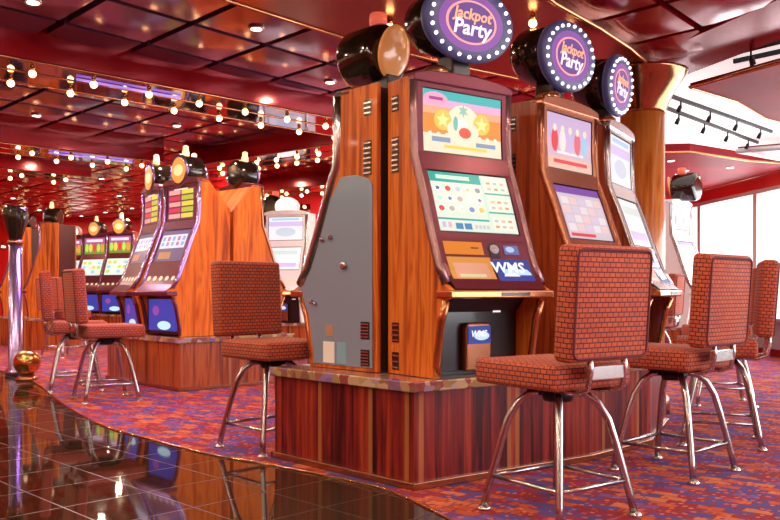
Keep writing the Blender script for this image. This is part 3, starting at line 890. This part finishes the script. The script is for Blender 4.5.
    # topper
    if topper == 'oval':
        cz = 1.79 + tz; cy = -0.03 + ty
        mx = Matrix.Translation((0, cy, cz)) @ Matrix.Rotation(R(7), 4, 'X')
        F = mx @ RX90          # lathe axis +z -> local -y (towards the player)
        m = MB(); m.lathe([(0.02, -0.24), (0.14, -0.235), (0.158, -0.20), (0.165, 0.0)], 36, 0, F, 1.55, 1.05)
        tp = m.build('topper', M_drum, root)
        m = MB(); m.lathe([(0.165, -0.01), (0.192, 0.0), (0.20, 0.025), (0.192, 0.045), (0.14, 0.048)], 40, 0, F, 1.5, 1.0); m.build('face_ring', M_ringblue, tp)
        m = MB(); m.lathe([(0.142, 0.036), (0.142, 0.049)], 40, 0, F, 1.5, 1.0)
        m.lathe([(0.108, 0.049), (0.108, 0.051)], 36, 1, F, 1.55, 1.0); m.lathe([(0.098, 0.051), (0.098, 0.053)], 36, 2, F, 1.55, 1.0)
        m.build('face', [glow((0.24, 0.07, 0.36), 0.9), glow((0.92, 0.36, 0.34), 1.0), glow((0.13, 0.05, 0.26), 0.9)], tp)
        text_mesh('Jackpot', 0.078, mx @ Matrix.Translation((0.0, -0.056, 0.036)) @ RX90, glow((1.0, 0.42, 0.22), 1.1), 'lettering', tp, 0.001, 0.15, 1.05)
        text_mesh('Party', 0.105, mx @ Matrix.Translation((0.0, -0.058, -0.032)) @ RX90, glow((0.95, 0.78, 0.90), 1.1), 'lettering', tp, 0.001, 0.1, 1.12)
        for k in range(24):
            a = 2*PI*k/24
            p = mx @ Vector((0.172*1.5*math.cos(a), -0.052, 0.172*math.sin(a)))
            ball('marquee_bulb', 0.0105, M_marq, tp, p)
        m = MB(); m.box(-0.06, 0.06, 0.03+cy, min(back, 0.16+cy), 1.50, cz-0.15); m.build('neck', M_black, root, 0.01)
        m = MB(); m.lathe([(0.07, 0), (0.07, 0.05), (0.045, 0.07)], 20, 0, Matrix.Translation((-0.12, 0.06, 1.50))); m.build('speaker_cup', M_bronze, root)
    elif topper == 'drum':
        cz = 1.75 + tz
        mx = Matrix.Translation((0, -0.03, cz)) @ Matrix.Rotation(R(0), 4, 'X')
        F = mx @ Matrix.Rotation(-PI/2, 4, 'X')    # lathe +z -> local +y (the back)
        m = MB(); m.lathe([(0.10, -0.185), (0.155, -0.18), (0.168, -0.15), (0.168, 0.07), (0.150, 0.10), (0.02, 0.105)], 36, 0, F)
        tp = m.build('topper', M_drum, root)
        G = Matrix.Translation((0.0, 0.09, cz)) @ Matrix.Rotation(R(14), 4, 'Z') @ Matrix.Rotation(R(-14), 4, 'X') @ Matrix.Rotation(-PI/2, 4, 'X')
        m = MB(); m.lathe([(0.135, 0.0), (0.150, 0.012), (0.146, 0.026), (0.12, 0.034), (0.06, 0.05), (0.001, 0.055)], 36, 0, G); m.build('rear_dome', M_amber, tp)
        m = MB(); m.lathe([(0.05, 0.0), (0.05, 0.06), (0.045, 0.075), (0.0, 0.082)], 20, 0, Matrix.Translation((0, -0.02, cz+0.162))); m.build('candle_lamp', M_candle, tp)
        m = MB(); m.box(-0.05, 0.05, -0.03, 0.11, 1.515, cz-0.13); m.build('neck', M_black, root, 0.008)
    elif topper in ('small', 'small_back'):
        cz = 1.60 + tz
        mx = Matrix.Translation((0, 0.0 + ty, cz))
        F = mx @ RX90
        m = MB(); m.lathe([(0.10, -0.18), (0.145, -0.17), (0.15, 0.0), (0.142, 0.02)], 28, 0, F)
        tp = m.build('topper', M_drum, root)
        m = MB(); m.lathe([(0.138, 0.015), (0.150, 0.02), (0.158, 0.03), (0.150, 0.04), (0.12, 0.042)], 28, 0, F); m.build('face_ring', M_violet, tp)
        m = MB(); m.lathe([(0.125, 0.03), (0.125, 0.043)], 28, 0, F); m.lathe([(0.07, 0.043), (0.07, 0.046)], 20, 1, F, 1.2, 0.8)
        m.build('face', [glow((0.90, 0.36, 0.06), 0.9), glow((0.95, 0.75, 0.35), 1.0)], tp)
        m = MB(); m.lathe([(0.035, 0), (0.035, 0.05), (0.028, 0.06), (0.028, 0.10), (0.0, 0.115)], 16, 0, Matrix.Translation((0, 0.04 + ty, cz+0.14))); m.build('candle_lamp', M_candle_lit, tp)
        m = MB(); m.box(-0.05, 0.05, 0.0, 0.09, 1.505, cz-0.12); m.build('neck', M_black, root)
    elif topper == 'white':
        cz = 1.62 + tz
        F = Matrix.Translation((0, 0.02, cz)) @ RX90
        m = MB(); m.lathe([(0.12, -0.10), (0.15, -0.08), (0.16, 0.0), (0.145, 0.02)], 28, 0, F, 1.1, 0.85); tp = m.build('topper', M_white, root)
        m = MB(); m.lathe([(0.14, 0.015), (0.14, 0.026)], 28, 0, F, 1.1, 0.85); m.build('face', M_whitelamp, tp)
        m = MB(); m.box(-0.05, 0.05, 0.0, 0.09, 1.505, cz-0.12); m.build('neck', M_black, root)
    return root

# near island
machine((-0.053, 4.797), 223.9, 'slot machine seen from its grey side, black drum topper with amber dome', 'reels', s=1.15, back=0.308, topper='drum', side=M_veneer, trim=M_chrome, sheen_side=1, bezel=M_dark)
machine((0.370, 4.387), 35.0, 'slot machine with orange and green lit screens behind nearest stool', 'party', W=0.65, s=0.9, back=0.20, topper='oval', side=M_veneer)
P2 = Vector((0.83, 4.73)); a2 = R(48); c2 = P2 + Vector((math.cos(a2), math.sin(a2)))*0.315
machine(tuple(c2), 48.0, 'slot machine with pale lilac screens, second behind the right-hand stools', 'pale', s=0.95, back=0.25, trim=M_bronze, bezel=M_bronze, es=0.75, ty=0.06)
P3 = Vector((1.37, 5.40)); a3 = R(60); c3 = P3 + Vector((math.cos(a3), math.sin(a3)))*0.315
machine(tuple(c3), 60.0, 'silver-edged slot machine beside the wooden column', 'plain', s=0.95, back=0.25, trim=M_chrome, bezel=M_steel, es=0.75, ty=0.06)

# left bank
B1 = (-2.023, 8.273)
machine(B1, -45, 'orange-sided slot machine with red reels and blue belly, left bank end', 'reels', s=1.0, back=0.34, topper='small', side=M_veneer_golden, trim=M_violet, bezel=M_rose, chamfer=True, detail=1, belly='blue', slab=0.50, shelf=M_rose)
machine((-2.47, 8.84), -58, 'slot machine with violet edges right behind the orange-sided one', 'reels', s=1.0, back=0.21, topper='small', side=M_veneer_golden, trim=M_violet, bezel=M_rose, chamfer=True, detail=1, belly='blue', slab=0.50, shelf=M_rose)
machine((-1.515, 8.785), 135, 'orange-sided slot machine facing away, back to back at left bank end', 'reels', s=1.0, back=0.34, topper='small_back', side=M_veneer_golden, trim=M_bronze, chamfer=True, detail=1, belly='blue', slab=0.50, ty=-0.06, tz=0.02)
machine((-1.995, 9.265), 135, 'slot machine facing away behind the left bank, dark drum showing in the notch', 'reels', s=1.0, back=0.34, topper='small_back', side=M_veneer_golden, trim=M_bronze, chamfer=True, detail=1, belly='blue', slab=0.50, ty=0.12, tz=0.06)

# distant banks on their own bases
def small_base(cx, cy, rot, label, w=0.74):
    root = thing('machine_base', label, 'base', (cx, cy, 0.007), R(rot), None)
    m = MB(); m.box(-w/2, w/2, -0.28, 0.34, 0, 0.455); m.build('panelling', M_planks2, root)
    m = MB(); m.box(-w/2-0.01, w/2+0.01, -0.30, 0.35, 0.455, 0.493); m.build('stone_top', M_stone, root)
far = [(-4.95, 15.6, -22, 'fruit', 'small', 'distant slot machine with green fruit screen, right one of the far row'),
       (-5.62, 16.2, -24, 'fruit', 'small', 'distant slot machine with green fruit screen, middle of the far row'),
       (-6.28, 16.8, -26, 'fruit', 'white', 'distant slot machine with a white topper, left one of the far row'),
       (-5.45, 13.6, -95, 'reels', 'small', 'distant slot machine seen from its wooden side beyond the left stools'),
       (-6.30, 14.6, -95, 'reels', 'small', 'distant slot machine half hidden at the far left by the post'),
       (-1.42, 11.6, -16, 'plain', 'white', 'bright white slot machine seen between orange and grey machine sides'),
       (-1.70, 12.7, -16, 'plain', 'drum', 'white slot machine partly behind the orange left bank'),
       (3.50, 10.25, 50, 'pale', 'drum', 'silver slot machine standing before the bright windows'),
       ]
for (x, y, r, th, tpn, lb) in far:
    small_base(x, y, r, 'plank base under the ' + lb.replace('slot machine ', 'machine ').replace(', right one of the far row', ' at right of far row').replace(', middle of the far row', ' in middle of far row').replace(', left one of the far row', ' at left of far row'))
    white = th in ('plain', 'pale')
    machine((x, y), r, lb, th, s=0.9, back=0.30, topper=tpn, side=M_white if white else M_veneer, trim=M_chrome if white else M_violet,
            bezel=M_white if white else M_rose, detail=1, belly='blue' if not white else 'black', slab=0.50, shelf=M_white if white else M_rose, es=1.0, tz=-0.08 if tpn == 'drum' else (-0.04 if tpn == 'white' else 0.0))

# ------------------------------------------------------------------ stools
def make_stool():
    root = thing('bar_stool', 'stool', 'stool')
    # seat cushion, front towards +y
    m = MB(); m.box(-0.23, 0.23, -0.20, 0.275, 0.535, 0.642)
    m.build('seat', M_fabric, root, 0.026, 4)
    m = MB(); m.box(-0.233, 0.233, -0.05, 0.045, 0.0, 0.455)
    b = m.build('backrest', M_fabric, root, 0.026, 4)
    pp = []
    for (cx_, cz_, a0) in ((0.185, 0.41, 0), (-0.185, 0.41, 90), (-0.185, 0.045, 180), (0.185, 0.045, 270)):
        for q in range(4):
            a_ = R(a0 + q*30); pp.append((cx_ + 0.028*math.cos(a_), -0.0505, cz_ + 0.028*math.sin(a_)))
    m = MB(); m.tube(pp, 0.0055, 6, 0, True); m.build('piping', mat('dark_red_piping', (0.14, 0.02, 0.03), 0.8), b)
    b.location = (0, -0.232, 0.655); b.rotation_euler = (R(4), 0, 0)
    m = MB()
    for sx in (-1, 1):
        m.tube([(sx*0.10, -0.08, 0.528), (sx*0.10, -0.20, 0.526), (sx*0.10, -0.255, 0.545), (sx*0.10, -0.268, 0.62), (sx*0.10, -0.262, 0.70)], 0.013, 8)
    m.box(-0.10, 0.10, -0.272, -0.245, 0.585, 0.635)
    m.build('back_bracket', M_steel, root)
    m = MB(); m.lathe([(0.13, 0.515), (0.13, 0.534)], 24); m.lathe([(0.06, 0.47), (0.075, 0.515)], 20); m.build('swivel', M_blackmetal, root)
    RZ = [(0.055, 0.508), (0.115, 0.500), (0.165, 0.462), (0.205, 0.395), (0.235, 0.30), (0.265, 0.19), (0.292, 0.09), (0.310, 0.012)]
    for k in range(4):
        a = PI/4 + k*PI/2
        m = MB(); m.tube([(r*math.cos(a), r*math.sin(a), z) for r, z in RZ], 0.0165, 10)
        lg = m.build('leg', M_chrome, root)
        m = MB(); m.lathe([(0.030, 0.0), (0.030, 0.008), (0.018, 0.018)], 16, 0, Matrix.Translation((0.311*math.cos(a), 0.311*math.sin(a), 0))); m.build('glide', M_steel, lg)
    rr = 0.277
    m = MB()
    pts = [(rr*math.cos(PI/4+k*PI/2), rr*math.sin(PI/4+k*PI/2), 0.145) for k in range(4)]
    for k in range(4): m.tube([pts[k], pts[(k+1) % 4]], 0.0105, 8)
    m.build('foot_rail', M_chrome, root)
    return root
stools = [((0.705, 3.57), 125, 'red checked stool nearest the camera, before the lit party machine'),
          ((1.47, 4.40), 133, 'red checked stool second in the right-hand row'),
          ((2.03, 5.22), 160, 'red checked stool third in the right-hand row, backrest nearly edge-on'),
          ((2.72, 7.0), 170, 'thin edge-on stool farthest in the right-hand row by the windows'),
          ((-0.705, 5.05), -46, 'red checked stool facing us behind the grey-sided machine'),
          ((-2.42, 7.24), 32, 'orange lit stool in front of the left bank end machine'),
          ((-2.96, 8.0), 22, 'orange stool just behind the front left one, backrest nearly edge-on'),
          ((2.88, 9.35), 150, 'brownish stool in front of the silver machine by the windows'),
          ((-4.55, 11.9), 60, 'small distant stool left of the left bank'),
          ]
proto = make_stool()
for i, ((x, y), a, lb) in enumerate(stools):
    o = proto if i == 0 else copy_tree(proto)
    o.location = (x, y, 0.0065); o.rotation_euler = (0, 0, R(a-90))
    tag(o, lb, 'stool', 'casino stools')

# ------------------------------------------------------------------ small things on the left
root = thing('pillar_lamp', 'tall violet and copper post with dark cup top at far left', 'post', (-4.12, 9.35, 0.0065))
m = MB(); m.lathe([(0.11, 0), (0.11, 0.05), (0.075, 0.08), (0.07, 1.48)], 24); m.build('shaft', M_violet, root)
m = MB(); m.lathe([(0.06, 1.46), (0.07, 1.50), (0.13, 1.70), (0.14, 1.80), (0.10, 1.86), (0.0, 1.87)], 24); m.build('cup', M_drum, root)
m = MB(); m.lathe([(0.085, 1.44), (0.085, 1.475)], 24); m.build('collar', M_copper, root)
root = thing('floor_bollard', 'polished brass ball on a short foot at the carpet edge', 'bollard', (-3.78, 8.85, 0.0))
m = MB(); m.lathe(sphere_prof(0.135, 14, 0.185), 28); m.build('ball', M_gold, root)
m = MB(); m.lathe([(0.11, 0), (0.11, 0.02), (0.07, 0.06)], 24); m.build('foot', M_bronze, root)
# globe lamps on the far wall
for (x, z, y, lb) in ((-7.55, 1.95, 20.75, 'round white globe lamp on the far red wall, left of the machines'),):
    m = MB(); m.lathe(sphere_prof(0.22, 10), 20); o = m.build('wall_lamp', M_whitelamp); o.location = (x, y-0.1, z); tag(o, lb, 'lamp')
# mirrored pilasters with bulbs on the red walls
k = 0
for (x, y) in ((-9.0, 20.9), (-7.9, 20.9), (-6.6, 20.9), (-5.3, 20.9), (-4.0, 20.9), (-2.6, 15.0), (-1.5, 15.0), (-0.6, 15.0)):
    m = MB(); m.box(x-0.10, x+0.10, y-0.05, y-0.001, 0.3, 2.45)
    structure(m.build('trim_%d' % (5+k), M_mirror)); k += 1
    for zz in (1.5, 1.8, 2.1, 2.4):
        b = BULB.copy(); col.objects.link(b); b.location = (x, y-0.05, zz); b.rotation_euler = (R(-90), 0, 0)
        tag(b, 'warm globe bulb on a mirrored strip of the %s wall' % ('far left' if y > 18 else 'red back'), 'light bulb', 'bulbs on the %s wall strips' % ('far left' if y > 18 else 'red back'))
for zz, x0, x1, y in ((2.05, -3.2, 0.2, 14.99), (2.0, -9.8, -3.5, 20.89)):
    m = MB(); m.box(x0, x1, y-0.03, y, zz-0.07, zz+0.07); structure(m.build('trim_%d' % (5+k), M_mirror)); k += 1

for n_, x0, x1, y, zz, lb, gr in ((14, -9.7, -3.6, 20.85, 2.0, 'warm globe bulb on the level mirrored strip of the far left wall', 'bulbs on the level strip, far left wall'),
                             (9, -3.1, 0.1, 14.95, 2.05, 'warm globe bulb on the level mirrored strip of the red back wall', 'bulbs on the level strip, red back wall')):
    for q in range(n_):
        b = BULB.copy(); col.objects.link(b); b.location = (x0 + (x1-x0)*(q+0.5)/n_, y, zz); b.rotation_euler = (R(-90), 0, 0)
        tag(b, lb, 'light bulb', gr)

# track lights under the white ceiling
def track(p0, p1, label, n):
    a = Vector(p0); b = Vector(p1); L = (b-a).length; ang = math.atan2((b-a).y, (b-a).x)
    root = thing('track_light', label, 'track light', (a.x, a.y, 2.70), ang, None)
    m = MB(); m.box(0, L, -0.011, 0.011, -0.035, -0.001); m.build('rail', M_blackmetal, root)
    for q in range(n):
        x = L*(q+0.5)/n
        m = MB(); m.tube([(x, 0, -0.035), (x, 0, -0.075)], 0.008, 6)
        m.lathe([(0.012, 0.0), (0.020, -0.02), (0.022, -0.065), (0.015, -0.068)], 14, 0, Matrix.Translation((x, 0, -0.07)) @ Matrix.Rotation(R(25), 4, 'X'))
        m.build('spot_head', M_blackmetal, root)
track((2.44, 7.55), (4.2, 9.35), 'black track of spotlights on the white ceiling, upper of the lower pair', 4)
track((2.62, 8.1), (4.35, 10.05), 'black track of spotlights on the white ceiling, lower of the lower pair', 4)
track((2.50, 6.28), (2.92, 5.7), 'short black spotlight track by the red ceiling edge, upper one', 2)
track((2.62, 6.48), (2.98, 6.05), 'short black spotlight track by the red ceiling edge, lower one', 2)

# ------------------------------------------------------------------ lights
DL = None
def area(name, loc, rot, size, power, color, shape='DISK', sy=None):
    l = bpy.data.lights.new(name, 'AREA'); l.shape = shape; l.size = size
    if sy: l.size_y = sy
    l.energy = power; l.color = color
    o = bpy.data.objects.new(name, l); col.objects.link(o); o.location = loc; o.rotation_euler = rot
    return o
def in_poly(x, y, poly):
    c = False; n = len(poly)
    for i in range(n):
        x0, y0 = poly[i]; x1, y1 = poly[(i+1) % n]
        if (y0 > y) != (y1 > y) and x < (x1-x0)*(y-y0)/(y1-y0)+x0: c = not c
    return c
def in_beam(x, y):
    for k in range(6):
        dd = (Vector((x, y)) - B0 - BN*BP[k]).dot(BN)
        if -0.12 < dd < 0.80: return True
    return False
nd = 0
for (x, y, red) in down_spots:
    if in_poly(x, y, offset_poly(soff, 0.1)) or in_beam(x, y): continue
    if not (-8.5 < x < 2.2 and -2.5 < y < 20): continue
    if math.hypot(x-1.93, y-6.5) < 0.45: continue
    if DL is None:
        m = MB(); m.lathe([(0.050, -0.006), (0.055, 0.0), (0.05, 0.012)], 20, 0); m.lathe([(0.036, -0.0075), (0.036, -0.005)], 16, 1)
        o = m.build('downlight', [M_steel, M_lens]); DL = o
    else:
        o = DL.copy(); col.objects.link(o)
    o.location = (x, y, CZ - 0.016)
    if red: tag(o, 'small round downlight in the red lacquer ceiling panels', 'downlight', 'downlights in the red ceiling')
    else: tag(o, 'small round downlight in the mauve mirror ceiling panels', 'downlight', 'downlights in the mauve ceiling')
    area('downlight_lamp', (x, y, CZ - 0.03), (0, 0, 0), 0.09, 9.5 if y < 5.5 else ((14 if x < -0.6 else 8.5) if y < 9.5 else 26), (1.0, 0.74, 0.52))
    nd += 1
print('downlights', nd)
# violet strip lights under the mirrored beams on the left
for (kk, sa, sb) in ((0, -0.95, -0.1), (1, 0.3, 1.3)):
    a = B0 + BN*(3.4*kk + 0.22) + BD*sa; b = B0 + BN*(3.4*kk + 0.22) + BD*sb
    m = MB(); m.tube([(a.x, a.y, 2.458), (b.x, b.y, 2.458)], 0.010, 8)
    o = m.build('strip_light', M_neon); tag(o, 'violet strip light along the %s mirrored ceiling beam' % ords[kk], 'strip light')
    c = (a+b)/2
    area('violet_lamp', (c.x, c.y, 2.44), (0, 0, PI/4), (b-a).length, 30, (0.66, 0.32, 1.0), 'RECTANGLE', 0.05)
for (x, y) in ((2.6, 10.9), (3.1, 11.6), (3.6, 10.9), (4.1, 11.8), (3.3, 12.6), (4.6, 11.5), (4.4, 13.0), (2.5, 12.0)):
    o = DL.copy(); col.objects.link(o); o.location = (x, y, 2.597)
    tag(o, 'small round downlight in the red ceiling before the bright windows', 'downlight', 'downlights before the windows')
    area('downlight_lamp', (x, y, 2.585), (0, 0, 0), 0.09, 6, (1.0, 0.74, 0.52))
# daylight through the ship's windows
for i in range(nwin):
    ww = WE[i+1] - WE[i]
    p = SF @ Vector((WE[i] + ww/2, 0.45, 1.5))
    o = area('daylight', p, (0, 0, 0), ww, 42*ww, (0.95, 0.97, 1.0), 'RECTANGLE', 2.1)
    inward = (SF.to_3x3() @ Vector((0, -1, 0)))
    o.rotation_euler = inward.to_track_quat('-Z', 'Y').to_euler()
w = bpy.data.worlds.new('sky'); sc.world = w; w.use_nodes = True
w.node_tree.nodes['Background'].inputs[0].default_value = (0.92, 0.96, 1.0, 1)
w.node_tree.nodes['Background'].inputs[1].default_value = 1.6

# ------------------------------------------------------------------ camera
cd = bpy.data.cameras.new('camera'); cam = bpy.data.objects.new('camera', cd); col.objects.link(cam)
cam.location = (0, 0, 0.94); cam.rotation_euler = (R(90), 0, 0)
cd.sensor_width = 36; cd.lens = 850/780*36
cd.shift_y = 30/780
cd.clip_start = 0.05
sc.camera = cam
sc.view_settings.view_transform = 'Standard'
sc.view_settings.look = 'None'
sc.view_settings.exposure = 0.0
sc.view_settings.gamma = 1.0
sc.view_settings.use_curve_mapping = False
sc.cycles.sample_clamp_indirect = 6.0
